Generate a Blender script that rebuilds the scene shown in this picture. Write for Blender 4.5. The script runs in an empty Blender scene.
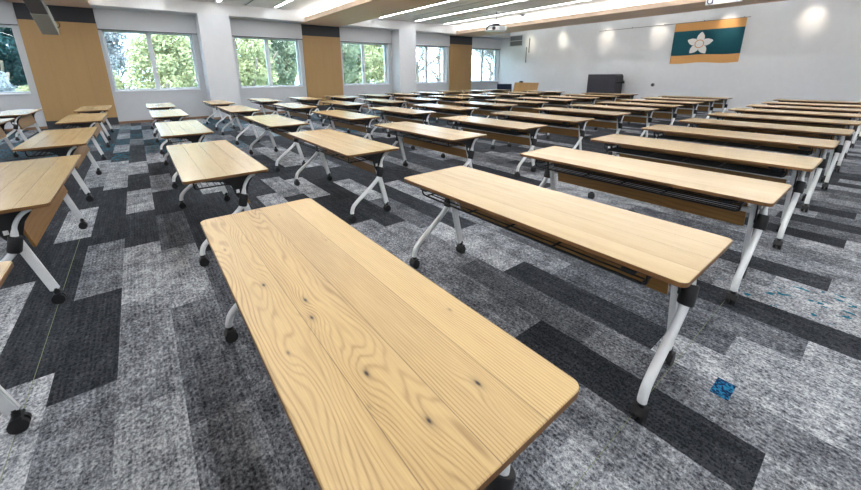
import bpy, bmesh, math, random
from mathutils import Vector, Matrix
random.seed(7)
PI = math.pi
S = bpy.context.scene
C = S.collection

# ------------------------------------------------------------------ helpers
def srgb(r, g, b):
    def f(c):
        c /= 255.0
        return c/12.92 if c <= .04045 else ((c+.055)/1.055)**2.4
    return (f(r), f(g), f(b), 1)

class N:
    """small node-tree writer"""
    def __init__(s, name):
        s.m = bpy.data.materials.new(name); s.m.use_nodes = True
        s.t = s.m.node_tree; s.t.nodes.clear()
        s.out = s.t.nodes.new('ShaderNodeOutputMaterial')
    def n(s, kind, **kw):
        x = s.t.nodes.new(kind)
        for k, v in kw.items():
            if k in x.bl_rna.properties and k not in ('inputs',): setattr(x, k, v)
        return x
    def l(s, a, b): s.t.links.new(a, b)
    def val(s, sock, v):
        if hasattr(v, 'is_output'): s.l(v, sock)
        else: sock.default_value = v
    def math(s, op, a, b=0.0, c=0.0):
        x = s.t.nodes.new('ShaderNodeMath'); x.operation = op
        s.val(x.inputs[0], a); s.val(x.inputs[1], b); s.val(x.inputs[2], c)
        return x.outputs[0]
    def noise(s, vec, scale, detail=2.0, rough=.5, dist=0.0):
        x = s.t.nodes.new('ShaderNodeTexNoise')
        s.l(vec, x.inputs['Vector']); x.inputs['Scale'].default_value = scale
        x.inputs['Detail'].default_value = detail; x.inputs['Roughness'].default_value = rough
        x.inputs['Distortion'].default_value = dist
        return x.outputs['Fac']
    def xyz(s, v):
        x = s.t.nodes.new('ShaderNodeSeparateXYZ'); s.l(v, x.inputs[0]); return x.outputs
    def comb(s, a, b, c):
        x = s.t.nodes.new('ShaderNodeCombineXYZ')
        for i, v in enumerate((a, b, c)): s.val(x.inputs[i], v)
        return x.outputs[0]
    def ramp(s, fac, stops):
        x = s.t.nodes.new('ShaderNodeValToRGB'); s.l(fac, x.inputs[0])
        e = x.color_ramp.elements
        while len(e) < len(stops): e.new(.5)
        for i, (p, c) in enumerate(stops): e[i].position = p; e[i].color = c
        return x.outputs[0]
    def mix(s, fac, a, b, blend='MIX'):
        x = s.t.nodes.new('ShaderNodeMix'); x.data_type = 'RGBA'; x.blend_type = blend
        s.val(x.inputs[0], fac); s.val(x.inputs[6], a); s.val(x.inputs[7], b)
        return x.outputs[2]
    def bsdf(s, color, rough=.5, metal=0.0, spec=.5, bump=None, bstr=.2, bdist=.002, **kw):
        x = s.t.nodes.new('ShaderNodeBsdfPrincipled')
        s.val(x.inputs['Base Color'], color); s.val(x.inputs['Roughness'], rough)
        x.inputs['Metallic'].default_value = metal
        x.inputs['Specular IOR Level'].default_value = spec
        if bump is not None:
            b = s.t.nodes.new('ShaderNodeBump'); b.inputs['Strength'].default_value = bstr
            b.inputs['Distance'].default_value = bdist
            s.l(bump, b.inputs['Height']); s.l(b.outputs[0], x.inputs['Normal'])
        s.l(x.outputs[0], s.out.inputs[0]); return x

def obj_coord(n):
    return n.n('ShaderNodeTexCoord').outputs['Object']

def plain(name, col, rough=.5, metal=0.0, spec=.5, var=.06, scale=40):
    n = N(name); v = obj_coord(n)
    f = n.noise(v, scale, 2)
    c1 = tuple(max(0, c*(1-var)) for c in col[:3])+(1,); c2 = tuple(min(1, c*(1+var)) for c in col[:3])+(1,)
    n.bsdf(n.ramp(f, [(.3, c1), (.7, c2)]), rough, metal, spec)
    return n.m

def emit(name, col, strength):
    n = N(name); e = n.n('ShaderNodeEmission'); e.inputs[0].default_value = col; e.inputs[1].default_value = strength
    n.l(e.outputs[0], n.out.inputs[0]); return n.m

def wood(name, light, dark, board=.15, seam=True, rough=.34, knots=(), ring=1.0, axis='XY', perobj=True, spec=.5, off=0.0, swirl=34.0, swirl_split=0):
    """boards run along local Y (axis XY) or local Z (axis XZ)"""
    n = N(name); v = obj_coord(n); o = n.xyz(v)
    ax, ay, az = (o[0], o[1], o[2]) if axis == 'XY' else (o[0], o[2], o[1])
    if axis == 'YZ': ax, ay, az = o[1], o[2], o[0]
    rnd = n.n('ShaderNodeObjectInfo').outputs['Random'] if perobj else n.math('ADD', 0.0, .37)
    bx = n.math('DIVIDE', n.math('ADD', ax, off), board)
    bid = n.math('FLOOR', bx)
    wn = n.n('ShaderNodeTexWhiteNoise', noise_dimensions='2D')
    n.l(n.comb(bid, n.math('MULTIPLY', rnd, 37.0), 0.0), wn.inputs['Vector'])
    seed = wn.outputs['Value']
    sy = n.math('MULTIPLY', seed, 31.0)
    low = n.noise(n.comb(n.math('MULTIPLY', ax, 8.0), n.math('MULTIPLY_ADD', ay, 1.25, sy), n.math('MULTIPLY', seed, 17.0)), 1.0, 2.0, .45)
    mid = n.noise(n.comb(n.math('MULTIPLY', ax, 28.0), n.math('MULTIPLY_ADD', ay, 2.6, sy), seed), 1.0, 2.0, .5)
    amp = n.math('MULTIPLY_ADD', seed, swirl, 8.0)
    if swirl_split:     # wilder grain in the boards on the low side
        amp = n.math('MULTIPLY_ADD', n.math('LESS_THAN', ax, swirl_split), swirl*2.3, 14.0)
    lin = 2*PI/.0085*ring
    fld = n.math('MULTIPLY', ax, n.math('MULTIPLY_ADD', n.math('LESS_THAN', ax, swirl_split), -.42*lin, lin)) if swirl_split else n.math('MULTIPLY', ax, lin)
    fld = n.math('MULTIPLY_ADD', n.math('SUBTRACT', low, .5), n.math('MULTIPLY', amp, ring), fld)
    fld = n.math('MULTIPLY_ADD', mid, 4.5, fld)
    dark_k = None
    for (kx, ky, r, st) in knots:
        dx = n.math('SUBTRACT', ax, kx); dy = n.math('MULTIPLY', n.math('SUBTRACT', ay, ky), .42)
        d2 = n.math('ADD', n.math('MULTIPLY', dx, dx), n.math('MULTIPLY', dy, dy))
        g = n.math('EXPONENT', n.math('MULTIPLY', d2, -1.0/(r*r)))
        fld = n.math('MULTIPLY_ADD', g, st, fld)
        c = n.math('EXPONENT', n.math('MULTIPLY', d2, -1.0/(.0042**2)))
        c = n.math('MULTIPLY', c, min(1, abs(st)/16.0))
        if abs(st) >= 14: c = n.math('MULTIPLY_ADD', n.math('EXPONENT', n.math('MULTIPLY', d2, -1.0/(.011**2))), .28, c)
        dark_k = c if dark_k is None else n.math('ADD', dark_k, c)
    rings = n.math('MULTIPLY_ADD', n.math('SINE', fld), .5, .5)
    rings = n.math('POWER', rings, 3.2)
    fine = n.noise(n.comb(n.math('MULTIPLY', ax, 330.0), n.math('MULTIPLY', ay, 9.0), seed), 1.0, 2.0, .6)
    tone = n.noise(n.comb(n.math('MULTIPLY', ax, 9.0), n.math('MULTIPLY', ay, .8), n.math('MULTIPLY', seed, 9.0)), 1.0, 1.0)
    f = n.math('MULTIPLY', rings, n.math('MULTIPLY_ADD', mid, 1.0, -.14))
    f = n.math('MULTIPLY_ADD', fine, .62, f)
    f = n.math('MULTIPLY_ADD', tone, .40, f)
    f = n.math('MULTIPLY_ADD', seed, .22, f)
    f = n.math('SUBTRACT', f, .44)
    col = n.mix(f, light, dark); n.t.nodes[-1].clamp_factor = True
    if seam:
        fr = n.math('FRACT', bx); e = n.math('ABSOLUTE', n.math('SUBTRACT', fr, .5))
        sm = n.math('GREATER_THAN', e, .5-.0012/board)
        col = n.mix(n.math('MULTIPLY', sm, .6), col, tuple(c*.35 for c in dark[:3])+(1,))
    if dark_k is not None:
        col = n.mix(n.math('MINIMUM', n.math('MULTIPLY', dark_k, .95), 1.0), col, srgb(40, 26, 14))
    n.bsdf(col, rough, 0, spec, bump=fine, bstr=.12, bdist=.0006)
    return n.m

def mesh_obj(name, bm, mats, parent=None, smooth=None, recalc=True):
    if recalc: bmesh.ops.recalc_face_normals(bm, faces=bm.faces)
    me = bpy.data.meshes.new(name); bm.to_mesh(me); bm.free()
    for m in (mats if isinstance(mats, (list, tuple)) else [mats]): me.materials.append(m)
    if smooth is not None:
        for p in me.polygons: p.use_smooth = True
        try: me.set_sharp_from_angle(angle=math.radians(smooth))
        except Exception: pass
    o = bpy.data.objects.new(name, me); C.objects.link(o)
    if parent: o.parent = parent
    return o

def tag(o, label=None, cat=None, group=None, kind=None):
    if label: o['label'] = label
    if cat: o['category'] = cat
    if group: o['group'] = group
    if kind: o['kind'] = kind
    return o

def thing(name, label, cat, loc=(0, 0, 0), rz=0, group=None):
    o = bpy.data.objects.new(name, None); C.objects.link(o); o.empty_display_size = .1
    o.location = loc; o.rotation_euler = (0, 0, rz)
    return tag(o, label, cat, group)

def box(bm, x0, x1, y0, y1, z0, z1, mat=0, bevel=0, M=None, seg=2):
    vs = [bm.verts.new((x, y, z)) for x in (x0, x1) for y in (y0, y1) for z in (z0, z1)]
    idx = [(0, 1, 3, 2), (4, 6, 7, 5), (0, 4, 5, 1), (2, 3, 7, 6), (0, 2, 6, 4), (1, 5, 7, 3)]
    fs = [bm.faces.new([vs[i] for i in q]) for q in idx]
    for f in fs: f.material_index = mat
    if M is not None: bmesh.ops.transform(bm, matrix=M, verts=vs)
    if bevel:
        es = list({e for f in fs for e in f.edges})
        r = bmesh.ops.bevel(bm, geom=es, offset=bevel, segments=seg, affect='EDGES', profile=.5)
        for f in r['faces']: f.material_index = mat
    return vs

def prism(bm, pts, axis, a, b, mat=0):
    """polygon pts (u,v) extruded along axis: 'y' -> (u,t,v), 'x' -> (t,u,v), 'z' -> (u,v,t)"""
    def P(u, v, t): return {'y': (u, t, v), 'x': (t, u, v), 'z': (u, v, t)}[axis]
    A = [bm.verts.new(P(u, v, a)) for u, v in pts]; B = [bm.verts.new(P(u, v, b)) for u, v in pts]
    n = len(pts); fs = [bm.faces.new(A), bm.faces.new(B[::-1])]
    for i in range(n): fs.append(bm.faces.new([A[i], B[i], B[(i+1) % n], A[(i+1) % n]]))
    for f in fs: f.material_index = mat
    return A+B

def tube(bm, pts, r, seg=10, mat=0, cap=True, radii=None):
    pts = [Vector(p) for p in pts]; rings = []
    up = None
    for i, p in enumerate(pts):
        d = (pts[min(i+1, len(pts)-1)]-pts[max(i-1, 0)]).normalized()
        if up is None:
            a = Vector((0, 0, 1)) if abs(d.z) < .9 else Vector((1, 0, 0))
            up = (a-d*a.dot(d)).normalized()
        else: up = (up-d*up.dot(d)).normalized()
        s = d.cross(up); rr = radii[i] if radii else r
        rings.append([bm.verts.new(p+(up*math.cos(t)+s*math.sin(t))*rr) for t in [2*PI*k/seg for k in range(seg)]])
    for a, b in zip(rings, rings[1:]):
        for k in range(seg):
            f = bm.faces.new([a[k], a[(k+1) % seg], b[(k+1) % seg], b[k]]); f.material_index = mat
    if cap:
        for r_ in (rings[0][::-1], rings[-1]): f = bm.faces.new(r_); f.material_index = mat

def smooth_path(ctrl, n=6):
    """Catmull-Rom through control points"""
    P = [Vector(c) for c in ctrl]; out = []
    for i in range(len(P)-1):
        p0, p1, p2, p3 = P[max(i-1, 0)], P[i], P[i+1], P[min(i+2, len(P)-1)]
        for k in range(n):
            t = k/n
            out.append(.5*((2*p1)+(p2-p0)*t+(2*p0-5*p1+4*p2-p3)*t*t+(3*p1-p0-3*p2+p3)*t**3))
    out.append(P[-1]); return out

def copy_tree(o, parent=None):
    c = o.copy(); C.objects.link(c); c.parent = parent
    for ch in list(o.children): copy_tree(ch, c)
    return c

# ------------------------------------------------------------------ render look
S.view_settings.view_transform = 'Standard'; S.view_settings.look = 'None'
S.view_settings.gamma = 1; S.view_settings.use_curve_mapping = False
S.view_settings.exposure = 1.35

# ------------------------------------------------------------------ camera (solved from the table grid)
F_PX, CX, CY = 361.907, 422.0, 175.245
yaw, pitch, roll = .654, .272, -.008
f = Vector((math.sin(yaw)*math.cos(pitch), math.cos(yaw)*math.cos(pitch), -math.sin(pitch)))
r = Vector((math.cos(yaw), -math.sin(yaw), 0)); u = r.cross(f)
r2 = r*math.cos(roll)+u*math.sin(roll); u2 = -r*math.sin(roll)+u*math.cos(roll)
cam = bpy.data.cameras.new('camera'); co = bpy.data.objects.new('camera', cam); C.objects.link(co)
M = Matrix(((r2.x, u2.x, -f.x, 0), (r2.y, u2.y, -f.y, 0), (r2.z, u2.z, -f.z, 1.456), (0, 0, 0, 1)))
co.matrix_world = M
cam.sensor_fit = 'HORIZONTAL'; cam.sensor_width = 36; cam.lens = F_PX/861*36
cam.shift_x = (430.5-CX)/861; cam.shift_y = -(245-CY)/861
cam.clip_start = .02; cam.clip_end = 300
S.camera = co

# ------------------------------------------------------------------ materials
M_white_wall = plain('white wall paint', srgb(226, 229, 233), .75, var=.015, scale=6)
M_grey_wall = plain('light grey wall paint', srgb(192, 195, 200), .75, var=.015, scale=6)
M_ceiling = plain('ceiling board', srgb(224, 224, 224), .85, var=.03, scale=3)
M_col = plain('white column paint', srgb(204, 206, 210), .75, var=.015, scale=6)
M_bulk = plain('white bulkhead paint', srgb(206, 207, 208), .8, var=.015, scale=6)
M_blind = plain('grey blind fabric', srgb(196, 199, 204), .85, var=.03, scale=200)
M_frame = plain('grey aluminium frame', srgb(205, 211, 216), .45, .1, var=.03)
M_oak_front = wood('oak tabletop', srgb(197, 168, 115), srgb(128, 94, 50), board=.15, rough=.36, off=.004,
    knots=[(.196, .361, .04, 22), (.398, .164, .03, -18), (.187, .766, .035, 14), (.169, .663, .03, -14),
           (.153, .272, .02, 5), (.537, .423, .03, 9), (.061, .557, .035, 12), (.042, 1.345, .02, 7),
           (.432, 1.163, .016, 6), (.356, 1.619, .014, 6), (.10, .95, .05, -16), (.24, .16, .05, 14)], perobj=False, swirl=40, swirl_split=.296)
M_oak = wood('light oak tabletop', srgb(196, 172, 130), srgb(144, 116, 78), board=.15, rough=.24, spec=.75, off=.004)
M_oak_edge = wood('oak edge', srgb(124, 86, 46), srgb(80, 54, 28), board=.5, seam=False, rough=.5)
M_oak_panel = wood('oak modesty board', srgb(154, 114, 64), srgb(116, 82, 42), board=.3, seam=False, rough=.45)
M_wall_oak = wood('oak wall cladding', srgb(178, 144, 96), srgb(156, 122, 78), board=.405, seam=True, rough=.5, axis='XZ', ring=.6, perobj=False)
M_beam_wood = wood('brown beam veneer', srgb(226, 200, 178), srgb(200, 174, 152), board=.28, seam=True, rough=.6, perobj=False, ring=.5)
M_base_wood = wood('brown baseboard', srgb(140, 108, 84), srgb(108, 82, 62), board=.4, seam=False, rough=.5, perobj=False)
M_under = plain('underside with painted shade', srgb(40, 36, 34), .6)  # near-black: shade beneath the tops is put into the colour, with the dark mechanism
M_steel = plain('white powder coated steel', srgb(226, 228, 230), .35, 0, .5, var=.02)
M_black = plain('black plastic', srgb(26, 26, 28), .5, var=.15, scale=80)
M_wire = plain('black steel wire', srgb(22, 23, 25), .45, .2, var=.1)
M_dark_band = plain('charcoal band', srgb(52, 54, 60), .6, var=.06)
M_strip = emit('led strip', (.96, .98, 1, 1), 13.0)
M_cove = emit('cove led', (.98, .98, .97, 1), 17.0)

def glass_mat():
    n = N('window glass'); a = n.n('ShaderNodeBsdfTransparent'); a.inputs[0].default_value = (.96, .98, .98, 1)
    g = n.n('ShaderNodeBsdfGlossy'); g.inputs['Roughness'].default_value = .02
    fr = n.n('ShaderNodeFresnel'); fr.inputs[0].default_value = 1.3
    mx = n.n('ShaderNodeMixShader'); n.l(fr.outputs[0], mx.inputs[0]); n.l(a.outputs[0], mx.inputs[1]); n.l(g.outputs[0], mx.inputs[2])
    n.l(mx.outputs[0], n.out.inputs[0]); return n.m
M_glass = glass_mat()

def carpet_mat():
    n = N('carpet planks')
    at = n.n('ShaderNodeAttribute'); at.attribute_name = 'plank'
    v = obj_coord(n); o = n.xyz(v)
    ch = n.n('ShaderNodeSeparateColor'); n.l(at.outputs['Color'], ch.inputs[0])
    tone, seed, teal = ch.outputs[0], ch.outputs[1], ch.outputs[2]
    sv = n.comb(n.math('MULTIPLY', o[0], 1.0), o[1], n.math('MULTIPLY', seed, 20.0))
    salt = n.noise(n.comb(n.math('MULTIPLY', o[0], 1.5), o[1], n.math('MULTIPLY', seed, 20.0)), 50.0, 4.0, .85)                       # pile, salt and pepper
    streak = n.noise(n.comb(n.math('MULTIPLY', o[0], 34.0), n.math('MULTIPLY', o[1], 3.2), n.math('MULTIPLY', seed, 20.0)), 1.0, 3.0, .6)
    dash = n.noise(n.comb(n.math('MULTIPLY', o[0], 42.0), n.math('MULTIPLY', o[1], 95.0), seed), 1.0, 2.0, .5)
    patch = n.noise(sv, 7.0, 2.0)
    rows = n.math('MULTIPLY_ADD', n.math('SINE', n.math('MULTIPLY', o[0], 2*PI/.021)), .5, .5)
    cells = n.math('MULTIPLY', rows, n.math('GREATER_THAN', dash, .53))
    a = n.math('MULTIPLY_ADD', n.math('SUBTRACT', salt, .5), n.math('MULTIPLY_ADD', tone, 1.9, .8), tone)
    a = n.math('MULTIPLY_ADD', n.math('SUBTRACT', streak, .5), .42, a)
    a = n.math('MULTIPLY_ADD', n.math('SUBTRACT', patch, .5), n.math('MULTIPLY_ADD', tone, .9, .1), a)
    a = n.math('MULTIPLY_ADD', n.math('SUBTRACT', cells, .22), -.22, a)
    col = n.ramp(a, [(.0, srgb(26, 28, 32)), (.25, srgb(58, 61, 67)), (.5, srgb(104, 107, 113)), (.75, srgb(156, 159, 164)), (1, srgb(204, 206, 209))])
    blot = n.noise(n.comb(n.math('MULTIPLY', o[0], 22.0), n.math('MULTIPLY', o[1], 16.0), n.math('MULTIPLY', seed, 9.0)), 1.0, 1.0)
    tm = n.math('MULTIPLY', n.math('GREATER_THAN', teal, .1), n.math('GREATER_THAN', n.math('MULTIPLY_ADD', teal, .16, blot), .71))
    col = n.mix(tm, col, n.ramp(salt, [(.35, srgb(10, 64, 84)), (.65, srgb(30, 120, 140))]))
    n.bsdf(col, .95, 0, .15, bump=salt, bstr=.6, bdist=.004)
    return n.m
M_carpet = carpet_mat()

# ------------------------------------------------------------------ room dimensions
X0, X1 = -6.3, 17.46        # left wall, flag wall
Y0, YW = -3.0, 15.1         # wall behind the camera, window wall
YB = 14.4                   # front of columns and bulkhead
ZS, ZT, ZR, ZC = 1.03, 2.83, 3.41, 3.77   # sill, window head, recess soffit, ceiling
PIT = 7.84

# floor : one mesh of carpet planks, one face each
def build_floor():
    bm = bmesh.new(); lay = bm.loops.layers.float_color.new('plank')
    rnd = random.Random(21)
    W, Lp, xo = .256, 1.03, -.575
    k0 = int(math.floor((X0-xo)/W)); k1 = int(math.ceil((X1-xo)/W))
    OV = PLANK_TONES
    for k in range(k0, k1+1):
        xa, xb = max(X0, xo+k*W), min(X1, xo+(k+1)*W)
        if xb-xa < 1e-4: continue
        off = (.035-(k-8)*Lp/4) % Lp
        m0 = int(math.floor((Y0-off)/Lp)); m1 = int(math.ceil((YW+.05-off)/Lp))
        for m in range(m0, m1+1):
            ya, yb = max(Y0, off+m*Lp), min(YW+.05, off+(m+1)*Lp)
            q = rnd.random(); sd = rnd.random(); tq = rnd.random(); jit = rnd.uniform(-.04, .04)
            if yb-ya < 1e-4: continue
            bright = xa > 1.4 and ya < 2.4
            tone = ((.15 if q < .14 else (.40 if q < .45 else .58)) if bright else (.15 if q < .60 else (.40 if q < .78 else .58)))
            if (k, m) in OV: tone = OV[(k, m)]
            tone += jit
            teal = .85 if (ya > 8.2 and tq < .34) else (.35 if (k, m) in ((14, -1), (15, -1)) else 0.0)
            vs = [bm.verts.new(p) for p in ((xa, ya, 0), (xb, ya, 0), (xb, yb, 0), (xa, yb, 0))]
            fc = bm.faces.new(vs)
            for lp in fc.loops: lp[lay] = (max(0.0, tone), sd, teal, 1)
    bmesh.ops.remove_doubles(bm, verts=bm.verts, dist=1e-5)
    o = mesh_obj('floor', bm, M_carpet); tag(o, 'grey carpet floor of mixed dark and light planks', 'floor', kind='structure')
    return o
PLANK_TONES = {}
for key in '''0,6,L 0,5,D 0,4,D 0,3,C 0,2,D 0,1,C 0,0,C 0,7,L 1,4,L 1,3,D 1,5,D 1,6,L 1,2,L 1,1,C 1,0,L 1,-1,M -1,4,L -1,5,D -1,6,C -1,3,D -1,2,D -1,1,L -1,0,C
-2,2,L -2,3,D -2,4,D -2,1,D -2,5,D 2,3,M 2,5,C 2,4,D 2,6,D 2,7,L 2,2,L 2,1,M 2,0,C 3,4,D 3,3,D 3,2,M 3,5,D 4,5,L 4,4,D 4,3,D 5,3,D 5,4,D 6,3,L 6,4,D 7,4,C 7,3,D 5,5,D 6,5,D 7,5,D
8,4,L 8,5,D 9,4,D 9,3,D 10,3,L 10,4,D 11,3,D 11,4,D 12,3,L 13,3,D 12,4,D 8,3,D 8,2,C 8,1,C 8,0,D 8,-1,C 8,-2,L 7,-1,C 7,0,C 7,1,C 9,1,C 9,0,M 9,-1,C 9,-2,C 9,2,D 10,0,D 10,1,L 10,2,M 10,-1,L
11,0,M 11,1,C 11,-1,L 11,2,D 12,0,M 12,-1,L 12,1,M 12,2,C 13,-1,D 13,0,D 13,1,C 14,-1,L 14,0,C 14,-2,L 15,-1,L 15,0,C 16,0,D 16,-1,L 16,1,M 17,-1,C 17,0,L 17,1,C 18,-1,C 18,0,M 19,-1,L 19,0,C 20,0,D 20,-1,L 21,-1,M 21,0,L 22,0,C 23,0,L 24,0,D 24,-1,C 28,0,M 32,0,D'''.split():
    k_, m_, c_ = key.split(','); PLANK_TONES[(int(k_), int(m_))] = {'D': .12, 'M': .36, 'C': .50, 'L': .65}[c_]
build_floor()

# ceiling
bm = bmesh.new(); box(bm, X0, X1, Y0, YB, ZC, ZC+.1)
tag(mesh_obj('ceiling', bm, M_ceiling), 'pale grey flat ceiling with long light strips', 'ceiling', kind='structure')
# bulkhead along the window wall, from column front to the wall
bm = bmesh.new(); box(bm, X0, X1, YB, YW+.3, ZR, ZC+.1)
tag(mesh_obj('ceiling_bulkhead', bm, M_bulk), 'white dropped bulkhead above the window bays', 'ceiling', kind='structure')

# window wall with openings
WIN = []
for b in range(-1, 3):
    x = b*PIT
    WIN += [(x-.53, x+1.80), (x+3.13, x+5.46)]
WIN = [(max(a, X0+.05), min(c, X1-.06)) for a, c in WIN if c > X0+.3 and a < X1-.3]
WIN.append((15.16, 17.38)) if not any(abs(a-15.16) < .4 for a, c in WIN) else None
WIN = sorted(WIN)
TH = .36
bm = bmesh.new()
box(bm, X0, X1, YW, YW+TH, 0, ZS); box(bm, X0, X1, YW, YW+TH, ZT, ZR)
edges = [X0]+[e for w in WIN for e in w]+[X1]
for i in range(0, len(edges), 2): box(bm, edges[i], edges[i+1], YW, YW+TH, ZS, ZT)
tag(mesh_obj('wall_far', bm, M_grey_wall), 'pale grey window wall at the far left', 'wall', kind='structure')
# columns between the bays
for i, x in enumerate((1.974-PIT, 1.974, 1.974+PIT)):
    bm = bmesh.new(); box(bm, x, x+.93, YB, YW, 0, ZR, bevel=.004)
    tag(mesh_obj('wall_column', bm, M_col), ['white column left of the pale wood panel, out of view', 'white column between the first and second window bays', 'white column between the second and third window bays'][i], 'column', kind='structure')
# windows : frame, panes
for i, (a, c) in enumerate(WIN):
    w = bpy.data.objects.new('window_%d' % (i+1), None); C.objects.link(w); w.location = ((a+c)/2, YW, ZS)
    tag(w, None, None, kind='structure')
    hw = (c-a)/2; H = ZT-ZS; t = .045; yf0, yf1 = .24, .33
    bm = bmesh.new()
    box(bm, -hw, hw, yf0, yf1, 0, t); box(bm, -hw, hw, yf0, yf1, H-t, H)
    box(bm, -hw, -hw+t, yf0, yf1, t, H-t); box(bm, hw-t, hw, yf0, yf1, t, H-t)
    box(bm, -.085, .045, yf0, yf1, t, H-t)
    mesh_obj('window_frame', bm, M_frame, w)
    bm = bmesh.new(); box(bm, -hw, hw, -.03, yf0, -.03, 0.004, bevel=.003)
    mesh_obj('window_sill', bm, M_white_wall, w)
    for s in ((-hw+t, -.085), (.045, hw-t)):
        bm = bmesh.new(); box(bm, s[0], s[1], .28, .288, t, H-t)
        mesh_obj('pane', bm, M_glass, w)
# other walls
bm = bmesh.new(); box(bm, X1, X1+.2, Y0, YW+.3, 0, ZC+.1)
tag(mesh_obj('wall_right', bm, M_white_wall), 'white wall carrying the flag', 'wall', kind='structure')
bm = bmesh.new(); box(bm, X0-.2, X0, Y0, YW+.3, 0, ZC+.1)
tag(mesh_obj('wall_left', bm, M_white_wall), 'white wall at the left end', 'wall', kind='structure')
bm = bmesh.new(); box(bm, X0-.2, X1+.2, Y0-.2, Y0, 0, ZC+.1)
tag(mesh_obj('wall_back', bm, M_white_wall), 'white wall behind the camera', 'wall', kind='structure')
# baseboards along the window wall
bm = bmesh.new()
px = [(-2.235, -.61), (5.6, 7.22), (13.45, 15.1)]
cols = [(1.974-PIT, 2.904-PIT), (1.974, 2.904), (1.974+PIT, 2.904+PIT)]
cuts = sorted(px+cols); cur = X0
for a, c in cuts+[(X1, X1)]:
    if a-cur > .05: box(bm, cur, a, YW-.014, YW, 0, .075)
    cur = c
for a, c in cols: box(bm, a-.012, c+.012, YB-.012, YB, 0, .075)
tag(mesh_obj('baseboard_windows', bm, M_base_wood), 'brown baseboard under the windows', 'baseboard', kind='structure')

# oak cladding between windows
lab = ['tall oak wall panel left of the leftmost full window, behind the grey hanging speaker',
       'tall oak wall panel in the middle, between the second and third full windows',
       'tall oak wall panel farthest away, near the corner with the flag wall']
for i, (a, c) in enumerate(px):
    t = thing('wood_wall_panel', lab[i], 'wall panel', ((a+c)/2, YW-.035, 0), group='oak panels between the windows')
    hw = (c-a)/2
    bm = bmesh.new(); box(bm, -hw, hw, 0, .035, .22, 2.985); mesh_obj('oak_board', bm, M_wall_oak, t)
    bm = bmesh.new(); box(bm, -hw, hw, 0, .035, 2.985, ZR); tag(mesh_obj('header_band', bm, M_dark_band, t), 'charcoal band above the oak')
    bm = bmesh.new(); box(bm, -hw, hw, .004, .035, 0, .22); tag(mesh_obj('plinth', bm, M_dark_band, t), 'charcoal plinth below the oak')

# roller blinds (drawn a little way down above each window)
bl = [(2.904-PIT, -2.235), (-.61, 1.974), (2.904, 5.6), (7.22, 1.974+PIT), (2.904+PIT, 13.45), (15.1, X1)]
names = ['grey roller blind over the leftmost window, left of the oak panel', 'grey roller blind over the window right of the near oak panel',
         'grey roller blind over the window left of the middle oak panel', 'grey roller blind over the window right of the middle oak panel',
         'grey roller blind over the window left of the farthest oak panel', 'grey roller blind over the last window beside the flag wall corner']
for i, (a, c) in enumerate(bl):
    t = thing('roller_blind', names[i], 'blind', ((a+c)/2, YW-.05, ZR), group='grey roller blinds')
    hw = (c-a)/2-.008
    bm = bmesh.new(); box(bm, -hw, hw, 0, .006, ZT-ZR+.012, 0); mesh_obj('blind_fabric', bm, M_blind, t)
    bm = bmesh.new(); box(bm, -hw, hw, -.008, .014, ZT-ZR-.012, ZT-ZR+.012, bevel=.004); mesh_obj('bottom_bar', bm, M_dark_band, t)

# wooden ceiling beams with coves
bx = [(-2.3, -.62), (5.5, 7.22), (13.3, 15.08)]
for i, (a, c) in enumerate(bx):
    bm = bmesh.new()
    box(bm, a, c, Y0, YW-.04, ZR-.012, ZR+.15, bevel=.003)
    o = mesh_obj('ceiling_beam', bm, M_beam_wood); tag(o, 'brown veneered dropped beam with lit coves', 'beam', kind='structure')
    bm = bmesh.new(); box(bm, a+.30, c-.30, Y0, YB, ZR+.15, ZC)
    mesh_obj('beam_upstand', bm, M_bulk, o)
    for s, (u0, u1) in enumerate(((a+.20, a+.26), (c-.26, c-.20))):
        bm = bmesh.new(); box(bm, u0, u1, Y0+.1, YB-.1, ZR+.15, ZR+.175)
        l_ = mesh_obj('cove_light', bm, M_cove)
        tag(l_, ['cove light hidden on the', 'cove light glowing on the', 'cove light glowing on the'][i]+(' left' if s == 0 else ' right')+' ledge of the '+['leftmost', 'middle', 'farthest'][i]+' wooden beam', 'light', group='cove lights')

# ceiling strip lights
SX = [-5.1, -3.4, .82, 2.57, 4.38, 8.65, 10.5, 12.22]
ordn = ['first', 'second', 'third', 'fourth', 'fifth', 'sixth', 'seventh', 'eighth']
slab = {3: 'led strip light above the first white column, only its short end showing',
        4: 'long led strip light just left of the middle wooden beam',
        5: 'long led strip light running along the right edge of the middle wooden beam',
        6: 'long led strip light midway between the middle and farthest wooden beams',
        7: 'long led strip light left of the projector, nearest the farthest wooden beam',
        0: 'long led strip light overhead nearest the left wall', 1: 'long led strip light overhead left of the leftmost beam',
        2: 'long led strip light overhead right of the leftmost beam'}
for i, x in enumerate(SX):
    t = thing('strip_light', slab[i], 'ceiling light', (x, (YB-.2+Y0)/2, ZC), group='led strip lights')
    ly = (YB-.2-Y0)/2-.10
    bm = bmesh.new(); box(bm, -.065, -.05, -ly, ly, -.012, 0); box(bm, .05, .065, -ly, ly, -.012, 0); box(bm, -.065, .065, -ly, -ly+.01, -.012, 0); box(bm, -.065, .065, ly-.01, ly, -.012, 0)
    mesh_obj('housing', bm, M_steel, t)
    bm = bmesh.new(); box(bm, -.05, .05, -ly+.01, ly-.01, -.009, -.001); mesh_obj('diffuser', bm, M_strip, t)
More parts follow.
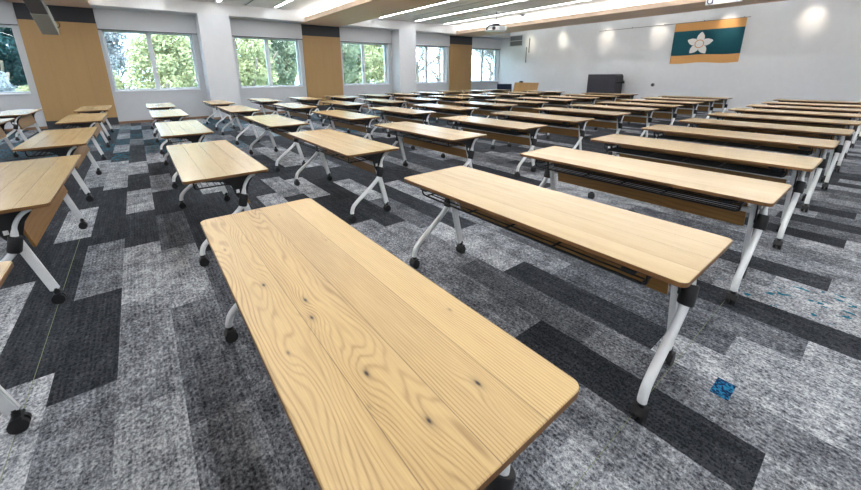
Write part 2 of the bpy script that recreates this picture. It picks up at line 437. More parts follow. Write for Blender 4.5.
# slot diffusers
M_slot = plain('dark slot', srgb(70, 72, 74), .6)
M_slotframe = plain('slot frame', srgb(205, 206, 208), .5)
for i, (x, ya, yb) in enumerate([(3.42, 12.8, 14.3), (9.58, 6.0, 13.0), (11.36, 10.6, 12.8)]):
    t = thing('slot_diffuser', ['dark air slot in the ceiling above the first white column', 'pale air slot between the two strip lights right of the middle beam', 'pale air slot in the ceiling left of the projector pole'][i], 'air vent', (x, (ya+yb)/2, ZC), group='ceiling air slots')
    h = (yb-ya)/2
    bm = bmesh.new(); box(bm, -.07, -.025, -h, h, -.008, 0); box(bm, .025, .07, -h, h, -.008, 0); mesh_obj('slot_frame', bm, M_slotframe, t)
    bm = bmesh.new(); box(bm, -.025, .025, -h, h, -.004, 0); mesh_obj('slot', bm, M_slot, t)

# ------------------------------------------------------------------ folding tables
TW, TL, TZ = .60, 1.80, .72
def rounded_rect(x0, x1, y0, y1, r, seg=6):
    pts = []
    for cx, cy, a0 in ((x1-r, y0+r, -PI/2), (x1-r, y1-r, 0), (x0+r, y1-r, PI/2), (x0+r, y0+r, PI)):
        for k in range(seg+1):
            a = a0+PI/2*k/seg; pts.append((cx+r*math.cos(a), cy+r*math.sin(a)))
    return pts
def tabletop_mesh(top_mat):
    bm = bmesh.new()
    th = .024
    prs = rounded_rect(0, TW, 0, TL, .032)
    ins = rounded_rect(.0025, TW-.0025, .0025, TL-.0025, .030)
    rows = [(ins, TZ-th), (prs, TZ-th+.0025), (prs, TZ-.0025), (ins, TZ)]
    R = [[bm.verts.new((x, y, z)) for x, y in p] for p, z in rows]
    for i in range(3):
        for k in range(len(prs)):
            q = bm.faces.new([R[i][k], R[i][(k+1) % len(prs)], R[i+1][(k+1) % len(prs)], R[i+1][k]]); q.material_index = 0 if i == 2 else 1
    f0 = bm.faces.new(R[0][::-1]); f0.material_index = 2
    f1 = bm.faces.new(R[3]); f1.material_index = 0
    return bm
def caster_bm(x, y):
    bm = bmesh.new()
    for dy in (-.016, .016):
        tube(bm, [(x, y+dy-.009, .033), (x, y+dy+.009, .033)], .033, 18)
    prism(bm, [(x-.024, .03), (x-.030, .048), (x-.014, .070), (x+.012, .074), (x+.016, .03)], 'y', y-.006, y+.006)
    prism(bm, [(x-.034, .044), (x-.018, .073), (x+.016, .077), (x+.022, .068), (x-.006, .060), (x-.026, .040)], 'y', y-.027, y+.027)
    tube(bm, [(x, y, .066), (x, y, .112)], .015, 12)
    return bm
def bar_along(bm, p, q, w, t, mat=0):
    """flat bar in the x-z plane between p and q (x,y,z): width w in plane, thickness t along y"""
    p, q = Vector(p), Vector(q); d = (q-p).normalized(); s = Vector((d.z, 0, -d.x))
    vs = []
    for e in (p, q):
        for a, b in ((-1, -1), (1, -1), (1, 1), (-1, 1)):
            vs.append(bm.verts.new(e+s*(a*w/2)+Vector((0, b*t/2, 0))))
    fs = [bm.faces.new(vs[0:4][::-1]), bm.faces.new(vs[4:8])]
    for i in range(4): fs.append(bm.faces.new([vs[i], vs[(i+1) % 4], vs[4+(i+1) % 4], vs[4+i]]))
    es = list({e for f_ in fs for e in f_.edges})
    bmesh.ops.bevel(bm, geom=es, offset=.005, segments=2, affect='EDGES')
def make_table():
    t = thing('folding_table', 'x', 'table')
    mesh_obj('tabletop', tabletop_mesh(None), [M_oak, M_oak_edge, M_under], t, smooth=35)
    # modesty board, leaning slightly out at the bottom
    bm = bmesh.new()
    Mx = Matrix.Translation((.405, 0, .60)) @ Matrix.Rotation(math.radians(-13), 4, 'Y')
    box(bm, -.008, .008, .17, 1.63, -.20, .04, bevel=.002, M=Mx)
    mesh_obj('modesty_panel', bm, M_oak_panel, t)
    # stretcher
    bm = bmesh.new(); box(bm, .352, .378, .10, 1.70, .535, .566, bevel=.004)
    mesh_obj('stretcher', bm, M_steel, t)
    bm = bmesh.new(); box(bm, .385, .43, .13, 1.67, .640, .695, bevel=.004)
    mesh_obj('hinge_rail', bm, M_wire, t)
    # wire shelf
    bm = bmesh.new(); z = .605
    for x in (.09, .135, .18, .225, .27, .325):
        tube(bm, [(x, .17, z), (x, 1.63, z)], .0045 if x not in (.09, .325) else .007, 8)
    for y in (.17, .60, .90, 1.20, 1.63):
        tube(bm, [(.09, y, z), (.325, y, z)], .006, 8)
    for y in (.20, .9, 1.60):
        tube(bm, [(.325, y, z), (.355, y, .612)], .007, 8)
    for y in (.15, 1.65):
        tube(bm, smooth_path([(.09, .17 if y < 1 else 1.63, z), (.075, y, z+.02), (.075, y, .69)], 4), .006, 8)
    mesh_obj('wire_shelf', bm, M_wire, t, smooth=50)
    # under-top rails (dark folding mechanism)
    for s in (0, 1):
        Y = lambda d: d if s == 0 else TL-d
        bm = bmesh.new()
        ya, yb = sorted((Y(.102), Y(.110)))
        prism(bm, [(.09, .696), (.53, .696), (.50, .665), (.455, .60), (.425, .50), (.375, .47), (.345, .52), (.325, .60), (.27, .645), (.13, .668)], 'y', ya, yb)
        ya, yb = sorted((Y(.10), Y(.16))); box(bm, .08, .54, ya, yb, .680, .6955, bevel=.003)
        mesh_obj('folding_bracket', bm, M_black, t)
        bm = bmesh.new(); ya, yb = sorted((Y(.16), Y(.26)))
        box(bm, .055, .125, ya, yb, .668, .695, bevel=.006); box(bm, .03, .07, ya+.02, yb-.02, .662, .674, bevel=.004)
        mesh_obj('release_lever', bm, M_black, t)
        # rear leg: flat bar
        bm = bmesh.new(); bar_along(bm, (.345, Y(.128), .672), (.488, Y(.128), .098), .048, .026)
        lg = mesh_obj('leg', bm, M_steel, t, smooth=40); mesh_obj('caster', caster_bm(.492, Y(.128)), M_black, lg, smooth=40)
        # front leg: bent tube hanging from the hub
        yt = Y(.078)
        bm = bmesh.new()
        tube(bm, smooth_path([(.50, yt, .682), (.455, yt, .655), (.418, yt, .60), (.400, yt, .53), (.385, yt, .455), (.350, yt, .400), (.25, yt, .315), (.125, yt, .222), (.066, yt, .168), (.046, yt, .12), (.044, yt, .095)], 5), .019, 14, radii=[.0125]*13+[.0155, .018]+[.0195]*36)
        lg = mesh_obj('leg', bm, M_steel, t, smooth=60); mesh_obj('caster', caster_bm(.044, yt), M_black, lg, smooth=40)
        bm = bmesh.new(); tube(bm, [(.405, yt, .528), (.403, yt, .522), (.381, yt, .434), (.379, yt, .428)], .029, 18, radii=[.030, .034, .034, .030])
        tube(bm, [(.392, yt, .48), (.392, Y(.14), .48)], .018, 14)
        mesh_obj('hub', bm, M_black, lg, smooth=40)
    return t
proto = make_table()

COLY = [.328, 3.065, 5.70, 8.51, 11.26]
POS = {(1, 1): (.148, .328), (2, 1): (1.451, .332), (3, 1): (2.798, .326), (4, 1): (4.067, .308), (5, 1): (5.427, .309), (6, 1): (6.714, .285),
       (7, 1): (8.09, .29), (8, 1): (9.50, .32), (9, 1): (10.85, .32), (10, 1): (12.18, .30), (11, 1): (13.60, .32),
       (1, 2): (.153, 3.04), (2, 2): (1.486, 3.09), (3, 2): (2.802, 3.072), (4, 2): (4.125, 3.09), (5, 2): (5.396, 3.05), (6, 2): (6.80, 3.079),
       (7, 2): (8.11, 3.07), (8, 2): (9.42, 3.05), (1, 3): (.149, 5.648), (2, 3): (1.50, 5.673), (3, 3): (2.844, 5.72), (4, 3): (4.16, 5.70),
       (0, 1): (-1.128, .34), (0, 2): (-1.136, 3.035), (0, 3): (-1.16, 5.639), (0, 4): (-1.165, 8.478), (0, 5): (-1.189, 11.181),
       (1, 4): (.148, 8.464), (1, 5): (.139, 11.149), (2, 4): (1.509, 8.58), (2, 5): (1.54, 11.33), (3, 4): (2.817, 8.57), (3, 5): (2.86, 11.40),
       (-1, 5): (-2.49, 10.97), (-1, 4): (-2.50, 8.35), (-1, 3): (-2.5, 5.62)}
ORD = {1: 'first', 2: 'second', 3: 'third', 4: 'fourth', 5: 'fifth', 6: 'sixth', 7: 'seventh', 8: 'eighth', 9: 'ninth', 10: 'tenth', 11: 'eleventh'}
def tlabel(r, c):
    if (r, c) == (1, 1): return 'largest and nearest pale oak folding table, knotty top filling the foreground'
    pos = {1: 'nearest the camera', 2: 'second from the camera', 3: 'third from the camera', 4: 'fourth from the camera', 5: 'nearest the window wall'}[c]
    if r == 1: return 'oak folding table %s in the same row as the big foreground table' % pos
    if r == 0: return 'oak folding table %s in the row just left of the foreground table' % pos
    if r == -1: return 'oak folding table %s in the cut-off row at the left picture edge' % pos
    return 'oak folding table %s, %s row right of the foreground table' % (pos, {2: 'first', 3: 'second', 4: 'third', 5: 'fourth', 6: 'fifth', 7: 'sixth', 8: 'seventh', 9: 'eighth', 10: 'ninth', 11: 'last'}[r])
first = True
rj = random.Random(5)
for rr in range(-1, 12):
    for cc in range(1, 6):
        if rr == -1 and cc < 3: continue
        x, y = POS.get((rr, cc), (.15+1.325*(rr-1)+rj.uniform(-.03, .03), COLY[cc-1]+rj.uniform(-.03, .03)))
        t = proto if first else copy_tree(proto)
        first = False
        t.location = (x, y, 0); t.rotation_euler = (0, 0, math.radians(rj.uniform(-.25, .25)) if (rr, cc) not in POS else 0)
        t['label'] = tlabel(rr, cc); t['group'] = 'folding tables set out in rows'
        if (rr, cc) == (1, 1):
            for ch in t.children:
                if ch.name.startswith('tabletop'):
                    ch.data = ch.data.copy(); ch.data.materials[0] = M_oak_front

# ------------------------------------------------------------------ things at the flag wall
# flag
FL, FR_, FB, FT = 6.085, 3.89, 1.80, 3.2935
def flag():
    t = thing('flag', 'teal green flag with orange bars and a white five-petal flower, hung on the wall', 'flag', (X1-.045, (FL+FR_)/2, FT))
    W, H = FL-FR_, FT-FB
    def off(a, b):      # a 0..1 across, b 0..1 down : gentle hanging folds
        return .0375*b-.005*math.sin(a*PI*4+.6)*b-.0025*math.sin(a*PI*2.0)*b*b
    def grid(b0, b1, nz, name, mat):
        bm = bmesh.new(); nx = 48; vv = []
        for s in (0, .004):
            vv.append([[bm.verts.new((off(i/nx, b0+(b1-b0)*j/nz)-s, W/2-W*i/nx*(1-.0*j), -H*((b0+(b1-b0)*j/nz))-(.02*math.sin(i/nx*PI*3+.3)*(b0+(b1-b0)*j/nz)**2))) for i in range(nx+1)] for j in range(nz+1)])
        A, B = vv
        for j in range(nz):
            for i in range(nx):
                bm.faces.new([A[j][i], A[j][i+1], A[j+1][i+1], A[j+1][i]]); bm.faces.new([B[j][i], B[j+1][i], B[j+1][i+1], B[j][i+1]])
        for j in range(nz):
            for i in (0, nx): bm.faces.new([A[j][i], A[j+1][i], B[j+1][i], B[j][i]])
        for i in range(nx):
            for j in (0, nz): bm.faces.new([A[j][i], A[j][i+1], B[j][i+1], B[j][i]])
        return mesh_obj(name, bm, mat, t, smooth=60)
    Mo = plain('orange flag cloth', srgb(222, 168, 106), .85, var=.08, scale=90); Mt = plain('teal flag cloth', srgb(16, 84, 98), .85, var=.05, scale=90)
    grid(0, .197, 6, 'orange_bar', Mo); grid(.197, .797, 14, 'teal_field', Mt); grid(.797, 1, 6, 'orange_bar', Mo)
    # flower
    cy, cz = 5.17-(FL+FR_)/2, 2.50-FT
    Mw = plain('white flag cloth', srgb(238, 238, 238), .8, var=.02); Mr = plain('orange ring', srgb(214, 150, 100), .8)
    e = None
    bm = bmesh.new()
    for k in range(5):
        a = PI/2+2*PI*k/5+.06
        prof = [(0, .0), (.10, .085), (.20, .125), (.30, .105), (.39, .045), (.43, 0), (.39, -.045), (.30, -.105), (.20, -.125), (.10, -.085)]
        pts = []
        for d, w in prof:
            yy = d*math.cos(a)-w*math.sin(a); zz = d*math.sin(a)+w*math.cos(a)
            pts.append((cy+yy, cz+zz))
        prism(bm, pts, 'x', -.016-.0006*k, .012)
    e = mesh_obj('flower_emblem', bm, Mw, t)
    bm = bmesh.new(); seg = 40
    for q in range(seg):
        a0, a1 = 2*PI*q/seg, 2*PI*(q+1)/seg
        prism(bm, [(cy+.125*math.cos(a0), cz+.125*math.sin(a0)), (cy+.125*math.cos(a1), cz+.125*math.sin(a1)), (cy+.15*math.cos(a1), cz+.15*math.sin(a1)), (cy+.15*math.cos(a0), cz+.15*math.sin(a0))], 'x', -.022, -.016)
    mesh_obj('emblem_ring', bm, Mr, e)
flag()
# picture rail
t = thing('hanging_rail', 'thin dark metal rail along the white wall carrying the flag', 'rail', (X1, 6.48, 3.305))
M_rail = plain('dark rail metal', srgb(120, 124, 128), .35, .6)
bm = bmesh.new(); tube(bm, [(-.045, -2.68, 0), (-.045, 2.68, 0)], .010, 10); mesh_obj('rail', bm, M_rail, t, smooth=50)
for y in (-2.5, -1.33, .0, 1.25, 2.4):
    bm = bmesh.new(); box(bm, -.05, 0, y-.012, y+.012, .008, .035, bevel=.002); mesh_obj('bracket', bm, M_rail, t)

# vent louvre
t = thing('wall_vent', 'square louvred air vent high on the white wall near the window corner', 'air vent', (X1, 13.93, 3.235))
bm = bmesh.new(); w, h, b = .455, .30, .04
box(bm, -.025, 0, -w, w, h-b, h); box(bm, -.025, 0, -w, w, -h, -h+b); box(bm, -.025, 0, -w, -w+b, -h+b, h-b); box(bm, -.025, 0, w-b, w, -h+b, h-b); box(bm, -.025, 0, -w+b, w-b, -.018, .018)
mesh_obj('vent_frame', bm, M_bulk, t)
M_lv = plain('grey louvre', srgb(120, 124, 130), .5)
bm = bmesh.new()
for k in range(12):
    z = -h+b+.012+k*(2*h-2*b)/12
    box(bm, -.018, -.004, -w+b, w-b, -.003, .003, M=Matrix.Translation((0, 0, z)) @ Matrix.Rotation(.7, 4, 'Y'))
box(bm, -.003, 0, -w+b, w-b, -h+b, h-b)
mesh_obj('louvre', bm, M_lv, t)
# two thin rods beside the vent
for i, (y, za, zb) in enumerate([(13.00, 2.55, 3.30), (13.17, 2.04, 2.85)]):
    t = thing('wall_rod', ['upper of two thin grey metal rods on the wall beside the vent', 'lower of two thin grey metal rods on the wall beside the vent'][i], 'rod', (X1, y, za), group='grey wall rods')
    bm = bmesh.new(); tube(bm, [(-.05, 0, 0), (-.05, 0, zb-za)], .022, 12); mesh_obj('rod', bm, M_rail, t, smooth=50)
    for z in (.06, zb-za-.06):
        bm = bmesh.new(); box(bm, -.05, 0, -.012, .012, z-.012, z+.012); mesh_obj('bracket', bm, M_rail, t)
# round hook / socket on the wall
t = thing('wall_outlet', 'small round dark wall outlet right of the black console', 'outlet', (X1, 6.59, .95))
bm = bmesh.new(); tube(bm, [(-.03, 0, 0), (0, 0, 0)], .075, 20, radii=[.06, .075]); mesh_obj('outlet_ring', bm, plain('grey rubber', srgb(96, 98, 100), .6), t, smooth=40)
bm = bmesh.new(); tube(bm, [(-.034, 0, 0), (-.028, 0, 0)], .036, 16); mesh_obj('outlet_socket', bm, M_black, t, smooth=40)

# black console (lectern)
t = thing('media_console', 'large charcoal lectern console with a chamfered right shoulder in front of the white wall', 'lectern', (16.75, 8.35, 0))
M_con = plain('charcoal laminate', srgb(58, 56, 64), .5, var=.05)
bm = bmesh.new()
prism(bm, [(-.68, .04), (.57, .04), (.57, 1.395), (-.62, 1.395), (-.68, 1.33)], 'x', -.35, .35)
es = [e for e in bm.edges]; bmesh.ops.bevel(bm, geom=es, offset=.012, segments=2, affect='EDGES')
mesh_obj('cabinet_body', bm, M_con, t)
bm = bmesh.new(); box(bm, -.362, -.35, -.46, .50, .12, 1.19, bevel=.004); mesh_obj('front_panel', bm, plain('dark panel', srgb(52, 50, 58), .45), t)
bm = bmesh.new(); box(bm, -.34, .34, -.66, .55, 0, .04); mesh_obj('base', bm, M_black, t)
bm = bmesh.new(); tube(bm, [(-.2, -.67, 1.03), (-.2, -.84, 1.04), (-.2, -.97, 1.07)], .022, 10, radii=[.022, .03, .06]); mesh_obj('microphone', bm, M_black, t, smooth=50)

# folded table with its top turned upright
t = thing('folded_table', 'folded table with its oak top turned upright against the far wall', 'table', (16.35, 12.28, 0))
bm = bmesh.new(); box(bm, -.013, .013, -.76, .76, -.30, .30, bevel=.004, M=Matrix.Translation((0, 0, .70)) @ Matrix.Rotation(math.radians(14), 4, 'Y'))
mesh_obj('tabletop', bm, wood('upright oak top', srgb(206, 160, 100), srgb(160, 114, 64), board=.15, seam=False, axis='YZ', perobj=False), t)
for y in (-.64, .64):
    bm = bmesh.new(); tube(bm, smooth_path([(.03, y, .66), (.04, y, .35), (-.14, y, .18), (-.18, y, .09)], 5), .0175, 12); tube(bm, [(.04, y, .40), (.17, y, .09)], .018, 10)
    lg = mesh_obj('leg', bm, M_steel, t, smooth=50)
    bm = bmesh.new()
    for xx in (-.18, .175):
        tube(bm, [(xx, y-.02, .033), (xx, y+.02, .033)], .033, 16); tube(bm, [(xx, y, .06), (xx, y, .10)], .015, 10)
    mesh_obj('caster', bm, M_black, lg, smooth=40)
# black mic pack on top of the folded table edge
t = thing('black_box', 'small black box sitting on the top edge of the upright oak tabletop', 'box', (16.424, 12.62, .9955))
bm = bmesh.new(); box(bm, -.05, .05, -.10, .10, 0, .06, bevel=.01); mesh_obj('case', bm, M_black, t)
bm = bmesh.new(); box(bm, -.03, .03, -.05, .05, .06, .075, bevel=.004); mesh_obj('lid', bm, M_black, t)

# navy chair left of it
t = thing('office_chair', 'navy blue padded chair left of the upright oak tabletop in the far corner', 'chair', (16.55, 13.75, 0), rz=.35)
M_navy = plain('navy fabric', srgb(28, 40, 66), .8, var=.2, scale=60)
bm = bmesh.new(); box(bm, -.25, .25, -.27, .27, .42, .50, bevel=.03, seg=3); mesh_obj('seat', bm, M_navy, t, smooth=50)
bm = bmesh.new(); box(bm, -.045, .045, -.42, .42, -.23, .23, bevel=.035, seg=3, M=Matrix.Translation((-.25, 0, .68)) @ Matrix.Rotation(-.12, 4, 'Y')); mesh_obj('backrest', bm, M_navy, t, smooth=50)
for s in (-1, 1):
    for q in (-1, 1):
        bm = bmesh.new(); tube(bm, [(q*.22, s*.24, .43), (q*.25, s*.27, 0)], .014, 10); mesh_obj('leg', bm, M_wire, t, smooth=50)
    bm = bmesh.new(); tube(bm, [(-.22, s*.20, .45), (-.26, s*.20, .60)], .012, 8); mesh_obj('back_frame', bm, M_wire, t, smooth=50)

# ------------------------------------------------------------------ ceiling hung things
# projector
t = thing('projector', 'white ceiling projector hanging on a pole in front of the farthest wooden beam', 'projector', (11.5, 10.2, ZC), rz=math.radians(-40))
bm = bmesh.new(); box(bm, -.19, .19, -.13, .13, -.03, 0, bevel=.008); mesh_obj('ceiling_plate', bm, M_steel, t)
bm = bmesh.new(); tube(bm, [(0, 0, -.03), (0, 0, -.50)], .022, 14); mesh_obj('pole', bm, M_rail, t, smooth=50)
bm = bmesh.new(); box(bm, -.16, .12, -.16, .16, -.545, -.455, bevel=.008)
for s in ((-.26, -.16), (.2, -.16), (-.26, .16), (.2, .16)): bar = tube(bm, [(s[0]*.4, s[1]*.6, -.51), (s[0], s[1], -.565)], .014, 8)
mesh_obj('mount', bm, M_black, t, smooth=40)
bm = bmesh.new(); box(bm, -.37, .37, -.25, .25, -.72, -.55, bevel=.025, seg=3); pb = mesh_obj('projector_body', bm, M_steel, t, smooth=40)
bm = bmesh.new(); tube(bm, [(-.12, -.25, -.635), (-.12, -.30, -.635)], .065, 20); mesh_obj('lens', bm, M_black, pb, smooth=40)
bm = bmesh.new()
for k in range(7): box(bm, .10, .30, -.257, -.248, -.70+k*.02, -.692+k*.02)
mesh_obj('vent_grille', bm, M_lv, pb)
bm = bmesh.new(); tube(bm, smooth_path([(-.10, -.10, -.49), (-.24, -.22, -.525), (-.36, -.27, -.585), (-.385, -.22, -.69)], 5), .028, 8); mesh_obj('cable', bm, M_black, t, smooth=50)
# small dome device
t = thing('smoke_detector', 'small dark round detector on the ceiling right of the projector', 'detector', (12.97, 10.09, ZC))
bm = bmesh.new(); tube(bm, [(0, 0, 0), (0, 0, -.03), (0, 0, -.05)], .1, 24, radii=[.11, .11, .08]); mesh_obj('detector_base', bm, plain('grey plastic', srgb(150, 152, 154), .5), t, smooth=40)
bm = bmesh.new(); tube(bm, [(0, 0, -.05), (0, 0, -.075), (0, 0, -.09)], .06, 20, radii=[.065, .06, .035]); mesh_obj('detector_head', bm, M_black, t, smooth=40)
# slanting grey speaker below the leftmost beam
t = thing('hanging_speaker', 'long grey speaker slanting down from the leftmost wooden beam before the oak panel', 'speaker', (-1.27, 9.55, ZR-.012))
ang = math.atan2(1.0, 2.55)
R = Matrix.Rotation(-ang, 4, 'X')
M_spk = plain('grey green plastic', srgb(150, 152, 146), .5, var=.04); M_arm = plain('dark grey arm', srgb(78, 78, 84), .5, var=.05)
bm = bmesh.new(); box(bm, -.125, .125, 0, 1.50, -.19, .0, bevel=.01, M=R); mesh_obj('mount_arm', bm, M_arm, t)
bm = bmesh.new(); box(bm, -.135, .135, 1.50, 2.36, -.20, .01, bevel=.012, M=R); sp = mesh_obj('speaker_box', bm, M_spk, t)
bm = bmesh.new(); box(bm, -.12, .12, 2.36, 2.368, -.185, -.005, M=R); mesh_obj('grille', bm, M_arm, sp)
bm = bmesh.new(); box(bm, -.16, .16, -.02, .34, -.03, 0, bevel=.006); mesh_obj('ceiling_plate', bm, M_arm, t)
bm = bmesh.new()
loop = [R @ Vector((.135+.06*math.sin(a), 2.12-.16*math.cos(a), -.06)) for a in [PI*k/10 for k in range(11)]]
tube(bm, loop, .008, 8); mesh_obj('cable', bm, M_black, t, smooth=50)
# hanging sign cut by the frame top
t = thing('ceiling_sign', 'white hanging sign with dark lettering, cut off by the top picture edge', 'sign', (12.9, 3.46, 3.53))
bm = bmesh.new(); box(bm, -.015, .015, -.40, .40, -.30, 0, bevel=.004); mesh_obj('sign_board', bm, M_steel, t)
M_ink = plain('dark blue ink', srgb(44, 54, 92), .6)
bm = bmesh.new()
pts = [(.30+.06*math.cos(a), -.20+.075*math.sin(a)) for a in [2*PI*k/24 for k in range(24)]]
for q in range(24):
    a, b_ = pts[q], pts[(q+1) % 24]
    tube(bm, [(-.017, a[0], a[1]), (-.017, b_[0], b_[1])], .013, 6)
tube(bm, [(-.017, .24, -.13), (-.017, .24, -.27)], .013, 6)
mesh_obj('letter_mark', bm, M_ink, t)
for y in (-.3, .3):
    bm = bmesh.new(); tube(bm, [(0, y, 0), (0, y, ZC-3.53)], .006, 8); mesh_obj('hanger_rod', bm, M_rail, t)

# recessed wall washers
for i, y in enumerate((12.95, 11.02, 8.80, 6.64, 4.42, 2.26)):
    nm = ['beside the wall rods', 'left of the black console', 'above the black console', 'left of the flag', 'above the flag', 'right of the flag'][i]
    t = thing('wall_washer', 'recessed ceiling downlight whose warm pool falls on the wall '+nm, 'ceiling light', (16.72, y, ZC), group='wall washer downlights')
    bm = bmesh.new(); tube(bm, [(0, 0, 0), (0, 0, -.012)], .07, 24, radii=[.075, .07]); mesh_obj('trim_ring', bm, M_steel, t, smooth=40)
    bm = bmesh.new(); tube(bm, [(0, 0, -.012), (0, 0, -.016)], .05, 24); mesh_obj('lens', bm, emit('lamp lens', (1, .9, .75, 1), 6), t)
    L = bpy.data.lights.new('wall_washer_beam', 'SPOT'); L.energy = 20; L.color = (1, .86, .68); L.spot_size = math.radians(48); L.spot_blend = .9; L.shadow_soft_size = .03
    lo = bpy.data.objects.new('wall_washer_beam', L); C.objects.link(lo); lo.parent = t; lo.location = (0, 0, -.03)
    d = Vector((.74, 0, -.66)).normalized(); lo.rotation_euler = d.to_track_quat('-Z', 'Y').to_euler()

# ------------------------------------------------------------------ floor marks
M_string = plain('yellow green thread', srgb(112, 122, 84), .8)
bm = bmesh.new(); box(bm, -.9, 1.9, -.0008, .0008, 0, .002); o = mesh_obj('floor_thread', bm, M_string); o.location = (1.5, .435, 0)
tag(o, 'thin yellow-green thread on the carpet under the legs of the second table', 'thread', 'marking threads')
bm = bmesh.new(); box(bm, -.0010, .0010, -2.0, 2.9, 0, .002); o = mesh_obj('floor_thread', bm, M_string); o.location = (-.652, 2.6, 0)
tag(o, 'thin yellow-green thread on the carpet along the left aisle', 'thread', 'marking threads')
def blue_mat(name, a, b):
    n = N(name); v = obj_coord(n); n.bsdf(n.ramp(n.noise(v, 75, 2, .6), [(.46, a), (.58, b)]), .9, 0, .2); return n.m
bm = bmesh.new(); box(bm, -.065, .065, -.035, .035, 0, .0025); o = mesh_obj('carpet_patch', bm, blue_mat('blue carpet fleck', srgb(12, 30, 70), srgb(24, 112, 150))); o.location = (1.975, .232, 0)
tag(o, 'small bright blue rectangle on the grey carpet right of the second table leg', 'carpet patch')

# ------------------------------------------------------------------ outside
n = N('outside grass'); v = obj_coord(n); n.bsdf(n.ramp(n.noise(v, 2, 4), [(.3, srgb(70, 92, 50)), (.7, srgb(120, 140, 84))]), .95)
bm = bmesh.new(); box(bm, -60, 90, 16.5, 120, -4.4, -4.2); tag(mesh_obj('ground', bm, n.m), 'grassy ground outside the windows', 'ground', kind='structure')
M_bark = plain('bark', srgb(96, 84, 72), .9, var=.2, scale=12)
def leaf_mat(name, a, b):
    n = N(name); v = obj_coord(n)
    c = n.ramp(n.noise(v, 1.6, 3, .7), [(.3, a), (.7, b)])
    x = n.n('ShaderNodeBsdfDiffuse'); n.l(c, x.inputs[0]); y = n.n('ShaderNodeBsdfTranslucent'); n.l(c, y.inputs[0])
    mx = n.n('ShaderNodeMixShader'); mx.inputs[0].default_value = .35
    n.l(x.outputs[0], mx.inputs[1]); n.l(y.outputs[0], mx.inputs[2]); n.l(mx.outputs[0], n.out.inputs[0]); return n.m
LM = {'yellow': leaf_mat('yellow green leaves', srgb(112, 116, 78), srgb(180, 178, 138)),
      'green': leaf_mat('grey green leaves', srgb(76, 88, 76), srgb(140, 146, 118)),
      'teal': leaf_mat('dark blue green needles', srgb(14, 36, 38), srgb(46, 70, 70)),
      'pale': leaf_mat('pale blossom twigs', srgb(96, 98, 100), srgb(170, 172, 174)),
      'bare': plain('bare twigs', srgb(84, 80, 74), .9, var=.2, scale=8)}
def crown_mesh(seed, n, rx, rz, leaf, lumps=44):
    rg = random.Random(seed); bm = bmesh.new()
    L = []
    for _ in range(lumps):
        while True:
            p = Vector((rg.uniform(-1, 1), rg.uniform(-1, 1), rg.uniform(-1, 1)))
            if p.length < 1: break
        L.append((Vector((p.x*rx*.68, p.y*rx*.68, p.z*rz*.72)), rg.uniform(.22, .32)*rx))
    for _ in range(n):
        c, rad = rg.choice(L)
        d = Vector((rg.gauss(0, 1), rg.gauss(0, 1), rg.gauss(0, 1))).normalized()
        p = c+d*rad*(rg.random()**.35)
        s = leaf*rg.uniform(.6, 1.3)
        q = (d+Vector((rg.gauss(0, .6), rg.gauss(0, .6), rg.gauss(0, .6)))).normalized()
        a = q.orthogonal().normalized(); b = q.cross(a)
        th = rg.uniform(0, 6.28); a, b = a*math.cos(th)+b*math.sin(th), b*math.cos(th)-a*math.sin(th)
        bm.faces.new([bm.verts.new(p+a*s), bm.verts.new(p+b*s*.5), bm.verts.new(p-a*s), bm.verts.new(p-b*s*.5)])
    me = bpy.data.meshes.new('foliage'); bm.to_mesh(me); bm.free(); return me
def twig_mesh(seed, h):
    rg = random.Random(seed); bm = bmesh.new()
    def grow(p, d, ln, rad, lv):
        q = p+d*ln; tube(bm, [p, (p+q)/2+Vector((rg.gauss(0, .05), rg.gauss(0, .05), 0))*ln, q], rad, 5 if lv > 1 else 4, radii=[rad, rad*.85, rad*.65])
        if lv == 0: return
        for _ in range(4 if lv > 1 else 5):
            dd = (d+Vector((rg.gauss(0, .55), rg.gauss(0, .55), rg.gauss(.12, .4)))).normalized()
            grow(p+(q-p)*rg.uniform(.35, 1), dd, ln*rg.uniform(.55, .8), rad*.6, lv-1)
    grow(Vector((0, 0, 0)), Vector((0, 0, 1)), h*.42, .11, 5)
    me = bpy.data.meshes.new('branches'); bm.to_mesh(me); bm.free(); return me
trunk_me = None
def trunk(h, rad):
    bm = bmesh.new(); tube(bm, smooth_path([(0, 0, 0), (.08, .05, h*.3), (-.05, .1, h*.65), (.02, 0, h)], 4), rad, 10, radii=[rad*(1.25-.8*k/12) for k in range(13)])
    for k in range(6):
        a = k*1.05; z = h*(.5+.06*k); tube(bm, smooth_path([(0, .05, z), (math.cos(a)*.8, math.sin(a)*.8, z+.7), (math.cos(a)*1.5, math.sin(a)*1.5, z+1.7)], 3), rad*.35, 6)
    return bm
crowns = {k: [crown_mesh(11+i+10*j, 12000, 1.9, 2.5, .085) for i in range(2)] for j, k in enumerate(('yellow', 'green', 'teal', 'pale'))}
GZ = -4.2
def tree(kind, x, y, cz, sc, label):
    t = thing('tree', label, 'tree', (x, y, GZ), rz=random.uniform(0, 6), group='trees outside the windows')
    mesh_obj('trunk', trunk(cz-GZ, .16), M_bark, t, smooth=60)
    if kind == 'bare':
        o = bpy.data.objects.new('branches', twig_mesh(int(x*7), 7)); o.data.materials.append(LM['bare'])
        o.location = (0, 0, cz-GZ-3.4)
    else:
        me = random.choice(crowns[kind])
        if not me.materials: me.materials.append(LM[kind])
        o = bpy.data.objects.new('foliage', me); o.location = (0, 0, cz-GZ); o.scale = (sc, sc, sc)
    C.objects.link(o); o.parent = t
    return t
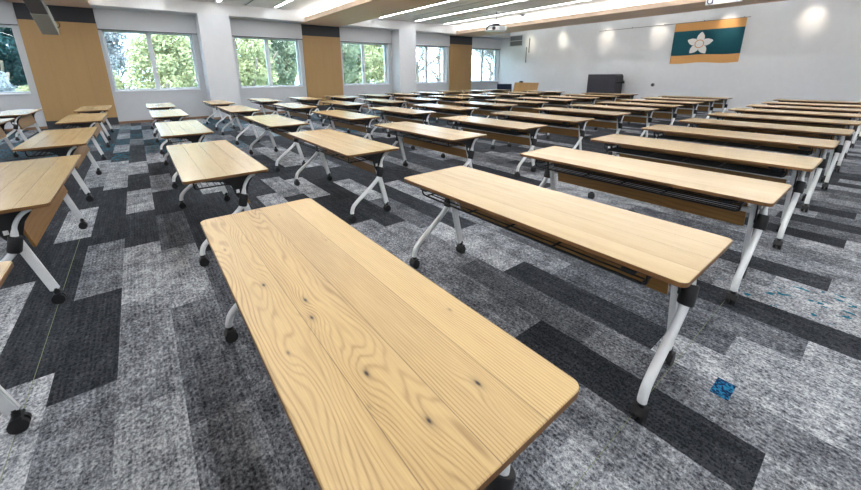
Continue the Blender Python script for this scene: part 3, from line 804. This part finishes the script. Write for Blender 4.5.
for a in [('teal', -5.6, 29, 2.8, 1.3, 'dark blue-green tree behind the leftmost window'),
          ('pale', -4.6, 22.3, 1.0, .55, 'pale blossoming tree low in the leftmost window'),
          ('yellow', -2.95, 19.2, .35, .42, 'small yellow-green bush low at the right of the leftmost window'),
          ('teal', -7.5, 37, 3.4, 2.0, 'larger dark blue-green tree farther back behind the leftmost window'),
          ('pale', -1.7, 31, 3.9, 1.3, 'pale whitish tree behind the left of the window right of the near oak panel'),
          ('yellow', -1.2, 25.6, .3, .8, 'yellow-green bush low at the left of the window right of the near oak panel'),
          ('yellow', 1.3, 22, 1.7, 1.0, 'yellow-green tree filling the window right of the near oak panel'),
          ('yellow', 5.1, 22, 2.3, .95, 'yellow-green tree at the left of the window after the first column'),
          ('green', 8.3, 28, 2.9, 1.25, 'grey-green tree at the right of the window after the first column'),
          ('green', 12.6, 27, 2.9, 1.05, 'grey-green tree at the left of the window right of the middle oak panel'),
          ('yellow', 13.4, 22, 2.3, 1.0, 'yellow-green tree at the right of the window right of the middle oak panel'),
          ('green', 3.2, 37, 3.2, 2.0, 'large grey-green tree standing back behind the first white column'),
          ('yellow', 11.0, 37, 3.2, 2.0, 'large yellow-green tree standing back behind the middle oak panel'),
          ('green', 19.0, 37, 3.2, 2.0, 'large grey-green tree standing back right of the middle oak panel'),
          ('bare', 18.6, 22, 2.6, 1, 'bare pale tree behind the window left of the farthest oak panel'),
          ('bare', 21.8, 29, 2.6, 1, 'second bare pale tree behind the window left of the farthest oak panel'),
          ('bare', 25.2, 22, 2.6, 1, 'bare pale tree behind the last window beside the flag wall corner'),
          ('bare', 31.0, 28, 2.6, 1, 'second bare pale tree behind the last window by the corner')]:
    tree(*a)

# sky : bright overcast, and sun
w = bpy.data.worlds.new('sky'); S.world = w; w.use_nodes = True
bg = w.node_tree.nodes['Background']; bg.inputs[0].default_value = (.54, .78, 1.0, 1); bg.inputs[1].default_value = 4.6
L = bpy.data.lights.new('sun', 'SUN'); L.energy = 3.5; L.angle = .02; L.color = (1, .96, .88)
lo = bpy.data.objects.new('sun', L); C.objects.link(lo); lo.location = (0, -20, 30)
lo.rotation_euler = Vector((.25, .75, -.62)).to_track_quat('-Z', 'Y').to_euler()
